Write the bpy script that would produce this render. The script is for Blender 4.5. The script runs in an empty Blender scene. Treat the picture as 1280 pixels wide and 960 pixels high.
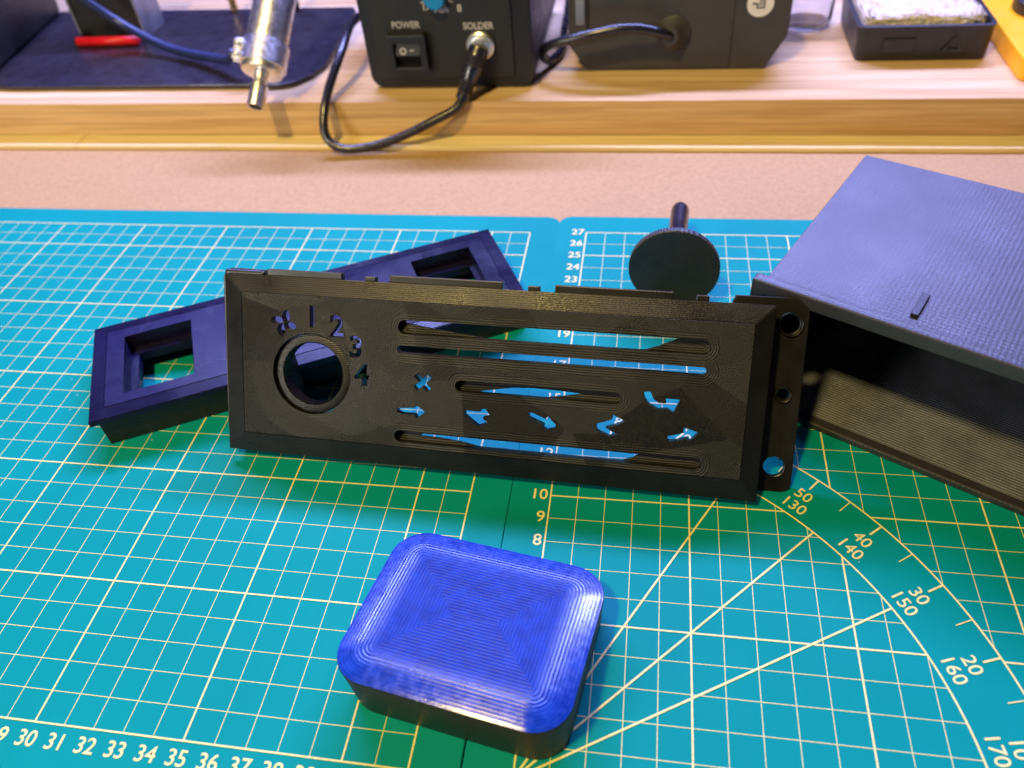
import bpy, bmesh, math, random
from mathutils import Matrix, Vector
random.seed(7)
S = 0.01                      # everything below is written in centimetres
sc = bpy.context.scene
col = sc.collection
R = math.radians

# ------------------------------------------------------------------ camera
cd = bpy.data.cameras.new('camera'); cam = bpy.data.objects.new('camera', cd); col.objects.link(cam)
cam.location = (2.979*S, -7.630*S, 23.659*S)
cam.rotation_euler = (0.790246, 0.0758514, 0.1468708)
cd.sensor_width = 36; cd.lens = 36*993.98/1280
cd.clip_start = 0.01; cd.clip_end = 20
cd.dof.use_dof = True; cd.dof.focus_distance = 0.282; cd.dof.aperture_fstop = 10.5
sc.camera = cam

# ------------------------------------------------------------------ world, lamps, exposure
w = bpy.data.worlds.new('World'); sc.world = w; w.use_nodes = True
bg = w.node_tree.nodes['Background']; bg.inputs[0].default_value = (.42, .36, .42, 1); bg.inputs[1].default_value = .06
def area(name, loc, target, sx, sy, energy, color):
    l = bpy.data.lights.new(name, 'AREA'); l.shape = 'RECTANGLE'; l.size = sx*S; l.size_y = sy*S
    l.energy = energy; l.color = color
    o = bpy.data.objects.new(name, l); col.objects.link(o)
    o.location = Vector(loc)*S
    o.rotation_euler = (Vector(target)-Vector(loc)).to_track_quat('-Z', 'Y').to_euler()
    return o
area('led_strip_lamp', (-6, 76, 71.5), (-2, 10, 0), 110, 5, 33, (.36, .40, 1.0))
area('box_sheen_fill', (30, 84, 50), (10, 20, 0), 60, 26, 1.8, (.36, .34, 1.0))  # unseen fill, added for the lavender sheen on the box top
area('bezel_sheen_fill', (-62, 74, 52), (-14, 15, 0), 50, 26, 1.3, (.14, .11, 1.0))  # unseen blue fill, added for the reflection on the bezel
area('warm_lamp', (-30, -34, 108), (0, 10, 0), 9, 9, 13.5, (1.0, .73, .25))
area('warm_room_lamp', (-76, -62, 42), (-8, 14, 3), 28, 20, 5.4, (1.0, .93, .82))
sc.view_settings.view_transform = 'Standard'; sc.view_settings.look = 'None'
sc.view_settings.exposure = 0; sc.view_settings.gamma = 1

# ------------------------------------------------------------------ materials
class NT:
    def __init__(s, name):
        s.m = bpy.data.materials.new(name); s.m.use_nodes = True
        s.t = s.m.node_tree; s.n = s.t.nodes; s.b = s.n['Principled BSDF']
        s.tc = s.n.new('ShaderNodeTexCoord'); s._v = s.tc.outputs['Object']
    def link(s, a, b): s.t.links.new(a, b)
    def val(s, inp, v):
        if hasattr(v, 'is_output'): s.link(v, inp)
        else: inp.default_value = v
    def mapping(s, scale=(1, 1, 1), rot=(0, 0, 0), loc=(0, 0, 0), v=None):
        m = s.n.new('ShaderNodeMapping'); s.link(v or s._v, m.inputs[0])
        m.inputs['Scale'].default_value = scale; m.inputs['Rotation'].default_value = rot; m.inputs['Location'].default_value = loc
        return m.outputs[0]
    def noise(s, scale, detail=3, rough=.55, v=None, dist=0):
        n = s.n.new('ShaderNodeTexNoise'); s.link(v or s._v, n.inputs['Vector'])
        n.inputs['Scale'].default_value = scale; n.inputs['Detail'].default_value = detail
        n.inputs['Roughness'].default_value = rough; n.inputs['Distortion'].default_value = dist
        return n.outputs[0]
    def voro(s, scale, out='Color', v=None, feat='F1'):
        n = s.n.new('ShaderNodeTexVoronoi'); n.feature = feat; s.link(v or s._v, n.inputs['Vector']); n.inputs['Scale'].default_value = scale
        return n.outputs[out]
    def wave(s, period, v=None, dist=0, dscale=1, axis='X', prof='SIN'):
        n = s.n.new('ShaderNodeTexWave'); n.bands_direction = axis; n.wave_profile = prof
        s.link(v or s._v, n.inputs['Vector']); n.inputs['Scale'].default_value = math.pi/(10*period)
        n.inputs['Distortion'].default_value = dist; n.inputs['Detail Scale'].default_value = dscale
        return n.outputs['Fac']
    def math(s, op, a, b=0.0, c=0.0):
        n = s.n.new('ShaderNodeMath'); n.operation = op
        for i, q in enumerate((a, b, c)): s.val(n.inputs[i], q)
        return n.outputs[0]
    def ramp(s, f, stops):
        r = s.n.new('ShaderNodeValToRGB'); s.link(f, r.inputs[0]); e = r.color_ramp.elements
        while len(e) < len(stops): e.new(.5)
        for q, (p, c) in zip(e, stops): q.position = p; q.color = (*c, 1) if len(c) == 3 else c
        return r.outputs[0]
    def mix(s, f, a, b):
        m = s.n.new('ShaderNodeMix'); m.data_type = 'RGBA'
        s.val(m.inputs[0], f)
        for i, q in ((6, a), (7, b)):
            if hasattr(q, 'is_output'): s.link(q, m.inputs[i])
            else: m.inputs[i].default_value = (*q, 1)
        return m.outputs[2]
    def bump(s, h, strength, dist, normal=None):
        b = s.n.new('ShaderNodeBump'); s.link(h, b.inputs['Height']); b.inputs['Strength'].default_value = strength
        b.inputs['Distance'].default_value = dist
        if normal: s.link(normal, b.inputs['Normal'])
        return b.outputs[0]
    def out(s, color=None, rough=None, normal=None, metallic=0, spec=.5, specin=None):
        b = s.b
        if color is not None: s.val(b.inputs['Base Color'], (*color, 1) if isinstance(color, tuple) else color)
        if rough is not None: s.val(b.inputs['Roughness'], rough)
        if normal is not None: s.link(normal, b.inputs['Normal'])
        b.inputs['Metallic'].default_value = metallic; b.inputs['Specular IOR Level'].default_value = spec
        if specin is not None: s.link(specin, b.inputs['Specular IOR Level'])
        return s.m

def simple(name, c, rough=.5, metallic=0, spec=.5, var=.12, vs=60, bump=.0, bs=900):
    t = NT(name); n = t.noise(vs, 4)
    colr = t.ramp(n, [(.3, tuple(x*(1-var) for x in c)), (.7, tuple(min(1, x*(1+var)) for x in c))])
    rr = t.ramp(t.noise(vs*2.3, 3), [(.3, (max(.02, rough-.07),)*3), (.7, (min(1, rough+.07),)*3)])
    nn = t.bump(t.noise(bs, 3), bump, .0004) if bump else None
    return t.out(colr, rr, nn, metallic, spec)

def printed(name, base, rough, period, axis, strength, rot=(0, 0, 0), spec=.5, patch=0, dist=1.5, grain=.3, along=30):
    """black filament print: layer / extrusion lines as fine relief"""
    t = NT(name)
    v = t.mapping(rot=rot)
    wv = t.wave(period, v, dist, 6, axis)
    if patch:
        v2 = t.mapping(rot=(0, 0, -rot[2] if rot[2] else R(90)))
        w2 = t.wave(period*1.1, v2, dist, 6, axis)
        msk = t.math('GREATER_THAN', t.voro(patch), .45)
        wv = t.math('ADD', t.math('MULTIPLY', wv, t.math('SUBTRACT', 1, msk)), t.math('MULTIPLY', w2, msk))
    n1 = t.bump(wv, strength, period*.17)
    n2 = t.bump(t.noise(1400, 3, .6), grain, .00012, n1)
    n3 = t.bump(t.noise(along, 3, .5), .1, .002, n2)
    colr = t.ramp(t.noise(90, 4), [(.3, tuple(x*.75 for x in base)), (.7, tuple(x*1.3 for x in base))])
    rr = t.ramp(t.noise(45, 4), [(.3, (rough-.08,)*3), (.7, (rough+.1,)*3)])
    return t.out(colr, rr, n3, 0, spec)

# cutting mat: teal vinyl with faint mottling, cut scratches and specks
def mat_vinyl():
    t = NT('mat_vinyl')
    base = t.ramp(t.noise(9, 5), [(.3, (.0, .225, .20)), (.7, (.0, .27, .24))])
    fine = t.mix(t.math('MULTIPLY', t.noise(900, 2), .22), base, (.0, .16, .2))
    speck = t.math('LESS_THAN', t.voro(130, 'Distance', t.mapping(scale=(1, 1, .01))), .035)
    speck = t.math('MULTIPLY', speck, t.math('GREATER_THAN', t.noise(20, 2), .6))
    c = t.mix(t.math('MULTIPLY', speck, .7), fine, (.55, .7, .72))
    dk = t.math('LESS_THAN', t.voro(38, 'Distance', t.mapping(scale=(1, 2.2, .01), loc=(.31, .12, 0))), .03)
    dk = t.math('MULTIPLY', dk, t.math('GREATER_THAN', t.noise(16, 2), .58))
    c = t.mix(t.math('MULTIPLY', dk, .6), c, (.0, .05, .08))
    n = t.bump(t.noise(2200, 2), .25, .0001)
    return t.out(c, t.ramp(t.noise(30, 4), [(.3, (.5,)*3), (.7, (.66,)*3)]), n, 0, .08)
M = {}
M['vinyl'] = mat_vinyl()
def ink():
    t = NT('mat_ink'); n = t.noise(700, 3)
    return t.out(t.ramp(n, [(.3, (.68, .60, .20)), (.6, (.80, .73, .30))]), .55, None, 0, .3)
M['ink'] = ink()
def hardboard():
    t = NT('hardboard')
    c = t.ramp(t.noise(420, 5, .7), [(.25, (.34, .20, .078)), (.5, (.435, .27, .112)), (.8, (.51, .335, .147))])
    c = t.mix(t.math('MULTIPLY', t.noise(25, 4), .35), c, (.36, .22, .088))
    return t.out(c, .75, t.bump(t.noise(1200, 3), .3, .0003), 0, .25)
M['hardboard'] = hardboard()
def pine(name, seed, light, dark):
    t = NT(name)
    v = t.mapping(scale=(3, 75, 75), loc=(seed*3.1, seed*1.7, seed))
    g = t.noise(1.2, 5, .6, v, 1.2)
    v2 = t.mapping(scale=(1.1, 16, 16), loc=(seed, seed*.6, 0))
    rings = t.wave(1.6, v2, 5, 1.2, 'Y')
    f = t.math('ADD', t.math('MULTIPLY', g, .65), t.math('MULTIPLY', rings, .35))
    c = t.ramp(f, [(.28, dark), (.5, tuple((a+b)/2 for a, b in zip(light, dark))), (.72, light)])
    fib = t.noise(1, 3, .6, t.mapping(scale=(9, 420, 420)))
    fib = t.ramp(fib, [(.42, (0, 0, 0)), (.62, (1, 1, 1))])
    c = t.mix(t.math('MULTIPLY', fib, .5), c, tuple(x*.75 for x in dark))
    return t.out(c, .62, t.bump(f, .35, .0006), 0, .3)
M['pine'] = pine('pine_beam', 1, (.76, .545, .28), (.47, .27, .09))
M['pine2'] = pine('pine_plank', 4, (.70, .53, .32), (.47, .31, .15))
M['pine_pale'] = pine('pine_strip', 7, (.86, .72, .38), (.70, .52, .22))
BK = (.017, .0155, .015)
def panel_face():
    t = NT('panel_face_print')
    cell = t.voro(48, 'Color', t.mapping(scale=(.7, 1, .01)))
    sx = t.n.new('ShaderNodeSeparateColor'); t.link(cell, sx.inputs[0])
    wa = t.wave(.00068, t.mapping(rot=(0, 0, R(45))), 2.0, 10); wb = t.wave(.00074, t.mapping(rot=(0, 0, R(-45))), 2.0, 10)
    msk = t.math('GREATER_THAN', sx.outputs[0], .62)
    lines = t.math('ADD', t.math('MULTIPLY', wa, t.math('SUBTRACT', 1, msk)), t.math('MULTIPLY', wb, msk))
    d = t.n.new('ShaderNodeVectorMath'); d.operation = 'DISTANCE'; t.link(t._v, d.inputs[0]); d.inputs[1].default_value = (.0354, .0324, .0035)
    ring = t.math('SINE', t.math('MULTIPLY', d.outputs['Value'], 2*math.pi/.0007))
    near = t.math('LESS_THAN', t.math('ADD', d.outputs['Value'], t.math('MULTIPLY', t.noise(40, 2), .006)), .0275)
    xyz = t.n.new('ShaderNodeSeparateXYZ'); t.link(t._v, xyz.inputs[0])
    def capsule(x0, x1, y):
        ex = t.math('MAXIMUM', t.math('SUBTRACT', t.math('ABSOLUTE', t.math('SUBTRACT', xyz.outputs[0], (x0+x1)/2*S)), (x1-x0)/2*S), 0)
        ey = t.math('SUBTRACT', xyz.outputs[1], y*S)
        return t.math('SQRT', t.math('ADD', t.math('MULTIPLY', ex, ex), t.math('MULTIPLY', ey, ey)))
    dm = t.math('MINIMUM', t.math('MINIMUM', capsule(7.1, 17.55, 5.25), capsule(7.0, 17.6, 4.44)), t.math('MINIMUM', capsule(9.25, 14.75, 3.265), capsule(7.0, 17.6, 1.215)))
    wob = t.math('MULTIPLY', t.noise(70, 2), .0009)
    cont = t.math('SINE', t.math('MULTIPLY', t.math('ADD', dm, wob), 2*math.pi/.00085))
    nslot = t.math('LESS_THAN', t.math('ADD', dm, t.math('MULTIPLY', t.noise(25, 2), .004)), .0068)
    lines = t.math('ADD', t.math('MULTIPLY', lines, t.math('SUBTRACT', 1, nslot)), t.math('MULTIPLY', cont, t.math('MULTIPLY', nslot, .6)))
    h = t.math('ADD', t.math('MULTIPLY', lines, t.math('SUBTRACT', 1, near)), t.math('MULTIPLY', ring, t.math('MULTIPLY', near, .35)))
    n = t.bump(h, .9, .00010)
    n = t.bump(t.noise(950, 4, .9), .9, .00026, n)
    n = t.bump(t.noise(60, 2), .2, .0015, n)
    rr = t.math('ADD', t.math('MULTIPLY', sx.outputs[1], .24), t.math('ADD', .20, t.math('MULTIPLY', t.noise(300, 3), .12)))
    return t.out(t.ramp(t.noise(500, 3, .7), [(.3, (.0035, .0035, .0037)), (.7, (.007, .007, .0072))]), rr, n, 0, .5, specin=t.math('ADD', .24, t.math('MULTIPLY', sx.outputs[2], .3)))
M['panel_face'] = panel_face()
M['panel_edge'] = printed('panel_edge_print', (.006, .006, .0064), .31, .0007, 'Y', .45, spec=.36, grain=.5, along=18)
M['panel_side'] = printed('panel_side_print', (.006, .006, .0066), .34, .0006, 'Z', .4, spec=.5)
M['bezel'] = printed('bezel_print', (.008, .0075, .030), .24, .0007, 'X', .14, (0, 0, R(0)), .18, grain=.2)  # blue sheen of the top put into the base colour of black plastic
M['bezel_side'] = printed('bezel_side_print', (.009, .0085, .009), .45, .0011, 'Z', .7, spec=.5)
M['knob_face'] = printed('knob_face_print', (.020, .019, .018), .38, .0012, 'X', 1.0, (0, 0, R(45)), .6)
M['knob_stem'] = printed('knob_stem_print', (.015, .012, .022), .2, .0007, 'Z', .12, spec=1.0)
M['box_side'] = printed('box_side_print', (.009, .009, .009), .42, .0007, 'Z', .5, spec=.45)
M['box_floor'] = printed('box_floor_print', (.115, .125, .15), .4, .0013, 'Y', .9, (0, 0, 0), .5)  # pale base paints the lit patch's brightness onto the black box's floor
def box_top():
    t = NT('box_top_print')
    v = t.mapping()
    fine = t.wave(.0006, v, 1, 6, 'Y')
    rip = t.wave(.0017, v, .9, 2, 'X'); rip2 = t.wave(.0009, v, .8, 2, 'Y')
    n = t.bump(fine, .4, .0001)
    n = t.bump(rip, .3, .00008, n); n = t.bump(rip2, .3, .00008, n)
    n = t.bump(t.noise(1300, 3), .4, .00012, n)
    return t.out(t.ramp(t.noise(60, 4), [(.3, (.018, .017, .02)), (.7, (.03, .028, .032))]), t.ramp(t.noise(40, 4), [(.3, (.36,)*3), (.7, (.48,)*3)]), n, 0, .68)
M['box_top'] = box_top()
def cap_mat():
    """silky filament laid in nested rectangles: reflections stretch across the tracks"""
    t = NT('cap_top_print')
    a = t.n.new('ShaderNodeAttribute'); a.attribute_name = 'across'
    vt = t.n.new('ShaderNodeVectorTransform'); vt.vector_type = 'VECTOR'; vt.convert_from = 'OBJECT'; vt.convert_to = 'WORLD'
    t.link(a.outputs['Vector'], vt.inputs[0]); t.link(vt.outputs[0], t.b.inputs['Tangent'])
    u = t.n.new('ShaderNodeAttribute'); u.attribute_name = 'track'
    mr = t.n.new('ShaderNodeMapRange'); mr.inputs[1].default_value = .0125; mr.inputs[2].default_value = .0045; t.link(u.outputs['Fac'], mr.inputs[0]); rim = mr.outputs[0]
    t.link(t.math('MULTIPLY', rim, .8), t.b.inputs['Anisotropic'])
    ph = t.math('ADD', t.math('MULTIPLY', u.outputs['Fac'], 2*math.pi/.0011), t.math('MULTIPLY', t.noise(300, 3), 2.2))
    wv = t.math('MULTIPLY', t.math('SINE', ph), t.math('SUBTRACT', 1, t.math('MULTIPLY', rim, .9)))
    n = t.bump(wv, .9, .00012)
    n = t.bump(t.noise(1500, 3, .6, dist=1), .5, .00003, n)
    n = t.bump(t.noise(28, 2), .1, .002, n)
    rr = t.math('SUBTRACT', t.ramp(t.noise(500, 3), [(.3, (.36,)*3), (.7, (.46,)*3)]), t.math('MULTIPLY', rim, .2))
    cc = t.ramp(t.noise(250, 3), [(.35, (.003, .028, .25)), (.65, (.006, .045, .36))])  # blue of the reflected light put into the top's base colour
    cc = t.mix(t.math('MULTIPLY', t.math('GREATER_THAN', wv, .45), .35), cc, (.001, .008, .10))  # groove shade painted as dark lines along the tracks
    return t.out(cc, rr, n, 0, 1.0, specin=t.math('ADD', .22, t.math('MULTIPLY', rim, .5)))
M['cap_top'] = cap_mat()
M['cap_side'] = printed('cap_side_print', (.008, .0075, .008), .42, .0009, 'Z', .6, spec=.4)
M['station'] = simple('station_black_plastic', (.010, .010, .012), .42, bump=.25, bs=1600)
M['station_front'] = simple('station_front_panel', (.012, .012, .013), .5, bump=.2, bs=2000)
M['grey_plastic'] = simple('grey_plastic', (.045, .043, .05), .5, bump=.3, bs=1700)
M['black'] = simple('black_plastic', (.014, .013, .015), .4, bump=.1)
M['cable'] = simple('cable_rubber', (.012, .011, .018), .27, spec=.7, bump=.05)
M['plug'] = simple('plug_plastic', (.010, .012, .03), .26, spec=.9)
M['blue_cable'] = simple('blue_cable_silicone', (.02, .03, .10), .35)
M['plate'] = simple('painted_steel_plate', (.022, .018, .026), .3, bump=.2, bs=300)
M['red'] = simple('red_plastic', (.75, .01, .015), .4)
M['chrome'] = simple('polished_steel', (.88, .86, .88), .36, 1, vs=220, var=.2, bump=.15, bs=240)
M['zinc'] = simple('zinc_clamp', (.85, .84, .84), .38, 1, vs=160, var=.1, bump=.1, bs=400)
M['brass'] = simple('brass', (.7, .5, .2), .3, 1)
M['bore_shade'] = simple('dark_bore_shade', (.01, .01, .01), .8)
M['lettering'] = simple('pale_lettering', (.45, .42, .42), .6)
M['blue_knob'] = simple('blue_knob_plastic', (.01, .22, .55), .4)
M['sticker'] = simple('white_sticker', (.75, .73, .76), .5)
M['sticker_ink'] = simple('sticker_ink', (.05, .05, .08), .6)
M['sponge'] = None
def sponge():
    t = NT('cellulose_sponge')
    c = t.ramp(t.noise(260, 4, .7), [(.3, (.36, .27, .12)), (.5, (.62, .54, .40)), (.75, (.78, .70, .58))])
    n = t.bump(t.voro(420, 'Distance'), .9, .001); n = t.bump(t.noise(160, 4), .6, .003, n)
    return t.out(c, .8, n, 0, .2)
M['sponge'] = sponge()
M['yellow'] = simple('yellow_plastic', (.95, .42, .0), .4, var=.05, bump=.08)
M['grey_clip'] = simple('satin_clip', (.32, .33, .38), .35, .6)
def glass():
    t = NT('clear_plastic'); t.b.inputs['Transmission Weight'].default_value = 1; t.b.inputs['IOR'].default_value = 1.4
    return t.out((.93, .92, .95), .08)
M['clear'] = glass()

# ------------------------------------------------------------------ builders
def link(name, me, m, parent=None):
    if m is not None: me.materials.clear(); me.materials.append(M[m] if isinstance(m, str) else m)
    o = bpy.data.objects.new(name, me); col.objects.link(o)
    if parent is not None: o.parent = parent
    return o
def from_bm(name, bm, m, parent=None, smooth=False):
    for v in bm.verts: v.co *= S
    bmesh.ops.recalc_face_normals(bm, faces=bm.faces)
    me = bpy.data.meshes.new(name); bm.to_mesh(me); bm.free()
    for p in me.polygons: p.use_smooth = smooth
    return link(name, me, m, parent)
def thing(name, label, cat, loc=(0, 0, 0), rz=0, group=None, mw=None):
    o = bpy.data.objects.new(name, None); col.objects.link(o); o.empty_display_size = .01
    if mw is not None: o.matrix_world = mw
    else: o.location = Vector(loc)*S; o.rotation_euler = (0, 0, rz)
    return tag(o, label, cat, group)
def tag(o, label, cat, group=None):
    o['label'] = label; o['category'] = cat
    if group: o['group'] = group
    return o
def struct(o): o['kind'] = 'structure'; return o
def bx(bm, x0, x1, y0, y1, z0, z1, bev=0, seg=2):
    g = bmesh.ops.create_cube(bm, size=1)['verts']
    for v in g: v.co = Vector(((x0+x1)/2+v.co.x*(x1-x0), (y0+y1)/2+v.co.y*(y1-y0), (z0+z1)/2+v.co.z*(z1-z0)))
    if bev:
        es = list({e for v in g for e in v.link_edges})
        bmesh.ops.bevel(bm, geom=es, offset=bev, segments=seg, affect='EDGES', profile=.5)
def box(name, x0, x1, y0, y1, z0, z1, m, parent=None, bev=.03, seg=2):
    bm = bmesh.new(); bx(bm, x0, x1, y0, y1, z0, z1, bev, seg); return from_bm(name, bm, m, parent)
def rrect(x0, x1, y0, y1, r, n=6):
    p = []
    for cx, cy, a in ((x1-r, y0+r, -90), (x1-r, y1-r, 0), (x0+r, y1-r, 90), (x0+r, y0+r, 180)):
        for k in range(n+1):
            t = R(a+90*k/n); p.append((cx+r*math.cos(t), cy+r*math.sin(t)))
    return p
def circ(cx, cy, r, n=48, ry=None, rot=0):
    ry = ry or r; c, s = math.cos(rot), math.sin(rot); o = []
    for k in range(n):
        a = 2*math.pi*k/n; x, y = r*math.cos(a), ry*math.sin(a); o.append((cx+c*x-s*y, cy+s*x+c*y))
    return o
def slot(u0, u1, v0, v1, h, n=10):
    r = h; p = []
    d = Vector((u1-u0, v1-v0)).normalized(); q = Vector((-d.y, d.x))
    a0 = Vector((u0, v0))+d*r; a1 = Vector((u1, v1))-d*r
    for k in range(n+1):
        t = R(-90+180*k/n); p.append(tuple(a1+d*r*math.cos(t)+q*r*math.sin(t)))
    for k in range(n+1):
        t = R(90+180*k/n); p.append(tuple(a0+d*r*math.cos(t)+q*r*math.sin(t)))
    return p
def eval_mesh(ob):
    col.objects.link(ob); dg = bpy.context.evaluated_depsgraph_get()
    me = bpy.data.meshes.new_from_object(ob.evaluated_get(dg)); d = ob.data
    bpy.data.objects.remove(ob); bpy.data.curves.remove(d)
    return me
def plate(name, outer, holes, z0, z1, m, parent=None, bev=.02, axis='Z', beziers=()):
    """flat slab with real through holes; outlines in cm"""
    cu = bpy.data.curves.new('tmp', 'CURVE'); cu.dimensions = '2D'; cu.fill_mode = 'BOTH'
    for lp in [outer]+list(holes):
        s = cu.splines.new('POLY'); s.points.add(len(lp)-1); s.use_cyclic_u = True
        for q, p in zip(s.points, lp): q.co = (p[0], p[1], 0, 1)
    cu.extrude = (z1-z0)/2-bev; cu.bevel_depth = bev; cu.bevel_resolution = 1; cu.offset = -bev
    me = eval_mesh(bpy.data.objects.new('tmp', cu))
    bm = bmesh.new(); bm.from_mesh(me); bpy.data.meshes.remove(me)
    bmesh.ops.remove_doubles(bm, verts=bm.verts, dist=1e-4)
    for v in bm.verts:
        v.co.z += (z0+z1)/2
        if axis == 'Y': v.co = Vector((v.co.x, v.co.z, v.co.y))     # slab stands up, thickness along y
        if axis == 'X': v.co = Vector((v.co.z, v.co.x, v.co.y))
    return from_bm(name, bm, m, parent)
def text_loops(s, size):
    cu = bpy.data.curves.new('tmp', 'FONT'); cu.body = s; cu.size = size; cu.align_x = 'CENTER'; cu.align_y = 'CENTER'
    return cu
def text_bm(bm, s, size, x, y, z, rot=0, align='CENTER', squash=1.0, bold=0.0):
    cu = bpy.data.curves.new('tmp', 'FONT'); cu.body = s; cu.size = size; cu.align_x = align; cu.align_y = 'CENTER'
    cu.offset = bold; cu.resolution_u = 4
    me = eval_mesh(bpy.data.objects.new('tmp', cu))
    c, sn = math.cos(rot), math.sin(rot)
    k = len(bm.verts); bm.from_mesh(me); bpy.data.meshes.remove(me); bm.verts.ensure_lookup_table()
    for v in bm.verts[k:]:
        px, py = v.co.x*squash, v.co.y; v.co = Vector((x+c*px-sn*py, y+sn*px+c*py, z))
def catmull(pts, n=10):
    pts = [Vector(p) for p in pts]; o = []
    for i in range(len(pts)-1):
        p0 = pts[max(i-1, 0)]; p1 = pts[i]; p2 = pts[i+1]; p3 = pts[min(i+2, len(pts)-1)]
        for k in range(n):
            t = k/n
            o.append(.5*((2*p1)+(p2-p0)*t+(2*p0-5*p1+4*p2-p3)*t*t+(3*p1-p0-3*p2+p3)*t**3))
    return o+[pts[-1]]
def tube(name, pts, r, m, parent=None, n=12, smooth_path=True, seg=14):
    P = catmull(pts, n) if smooth_path else [Vector(p) for p in pts]
    rs = r if isinstance(r, (list, tuple)) else None
    bm = bmesh.new(); rings = []; up = Vector((.13, .2, 1)).normalized()
    for i, p in enumerate(P):
        t = (P[min(i+1, len(P)-1)]-P[max(i-1, 0)]).normalized()
        a = t.cross(up)
        if a.length < 1e-3: a = t.cross(Vector((1, 0, 0)))
        a.normalize(); b = t.cross(a); up = -b if b.dot(up) < 0 else b; up = up.normalized()
        rr = r if rs is None else rs[min(i, len(rs)-1)]
        rings.append([bm.verts.new(p+rr*(math.cos(2*math.pi*k/seg)*a+math.sin(2*math.pi*k/seg)*t.cross(a))) for k in range(seg)])
    for i in range(len(rings)-1):
        for k in range(seg): bm.faces.new((rings[i][k], rings[i][(k+1) % seg], rings[i+1][(k+1) % seg], rings[i+1][k]))
    bm.faces.new(rings[0]); bm.faces.new(rings[-1])
    return from_bm(name, bm, m, parent, True)
def lathe(name, prof, m, parent=None, base=(0, 0, 0), axis=(0, 0, 1), seg=40, smooth=True, closed=False):
    """profile of (radius, height) turned round an axis"""
    q = Vector((0, 0, 1)).rotation_difference(Vector(axis).normalized()); b = Vector(base)
    bm = bmesh.new(); rings = []
    for r, h in prof:
        if r < 1e-5: rings.append([bm.verts.new(b+q @ Vector((0, 0, h)))])
        else: rings.append([bm.verts.new(b+q @ Vector((r*math.cos(2*math.pi*k/seg), r*math.sin(2*math.pi*k/seg), h))) for k in range(seg)])
    pr = list(zip(rings[:-1], rings[1:]))
    if closed: pr.append((rings[-1], rings[0]))
    for A, B in pr:
        for k in range(seg):
            j = (k+1) % seg
            if len(A) == 1: bm.faces.new((A[0], B[k], B[j]))
            elif len(B) == 1: bm.faces.new((A[k], A[j], B[0]))
            else: bm.faces.new((A[k], A[j], B[j], B[k]))
    if not closed:
        if len(rings[0]) > 1: bm.faces.new(rings[0])
        if len(rings[-1]) > 1: bm.faces.new(rings[-1])
    o = from_bm(name, bm, m, parent, smooth)
    if smooth:
        o.data.set_sharp_from_angle(angle=R(35))
    return o
def frustum_ring(bm, o0, o1, i0, i1, zo, zi, zb):
    """sloping border between an outer rectangle at zo and an inner one at zi, closed underneath at zb"""
    (ax, ay), (bx_, by), (cx, cy), (dx, dy) = o0, o1, i0, i1
    A = [bm.verts.new(p) for p in ((ax, ay, zo), (bx_, ay, zo), (bx_, by, zo), (ax, by, zo))]
    B = [bm.verts.new(p) for p in ((cx, cy, zi), (dx, cy, zi), (dx, dy, zi), (cx, dy, zi))]
    C = [bm.verts.new(p) for p in ((ax, ay, zb), (bx_, ay, zb), (bx_, by, zb), (ax, by, zb))]
    D = [bm.verts.new(p) for p in ((cx, cy, zb), (dx, cy, zb), (dx, dy, zb), (cx, dy, zb))]
    for k in range(4):
        j = (k+1) % 4
        for X, Y in ((A, B), (C, A), (D, C), (B, D)):
            bm.faces.new((X[k], X[j], Y[j], Y[k]))

# ------------------------------------------------------------------ the bench and shelf (setting)
ws = struct(box('workbench', -75, 60, -40, 60, -2.2, -.3, 'hardboard', None, .02))
shelf = bpy.data.objects.new('wooden_shelf', None); col.objects.link(shelf); struct(shelf)
def rough_plank(name, x0, x1, y0, y1, z0, z1, m, amp=.02):
    bm = bmesh.new(); n = 90
    bx(bm, x0, x1, y0, y1, z0, z1, .05, 2)
    es = [e for e in bm.edges if abs(e.verts[0].co.x-e.verts[1].co.x) > (x1-x0)*.8]
    bmesh.ops.subdivide_edges(bm, edges=es, cuts=n, use_grid_fill=True)
    rnd = [random.uniform(-1, 1) for _ in range(n*2+8)]
    for v in bm.verts:
        k = int((v.co.x-x0)/(x1-x0)*n*1.99)
        v.co.y += amp*rnd[k]*(1 if v.co.y < (y0+y1)/2 else -1); v.co.z += amp*.6*rnd[-k-1]
    return from_bm(name, bm, m, shelf)
rough_plank('plank', -75, 60, 37.42, 45.56, .03, 2.22, 'pine')
rough_plank('plank', -75, 60, 45.63, 54.4, .03, 2.20, 'pine2', .012)
rough_plank('plank', -75, 60, 54.47, 68, .03, 2.22, 'pine2', .012)
rough_plank('batten', -75, -34.75, 36.04, 39, -.298, .0, 'pine_pale', .008)
rough_plank('batten', -34.70, 60, 36.04, 39, -.298, .0, 'pine_pale', .008)

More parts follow.
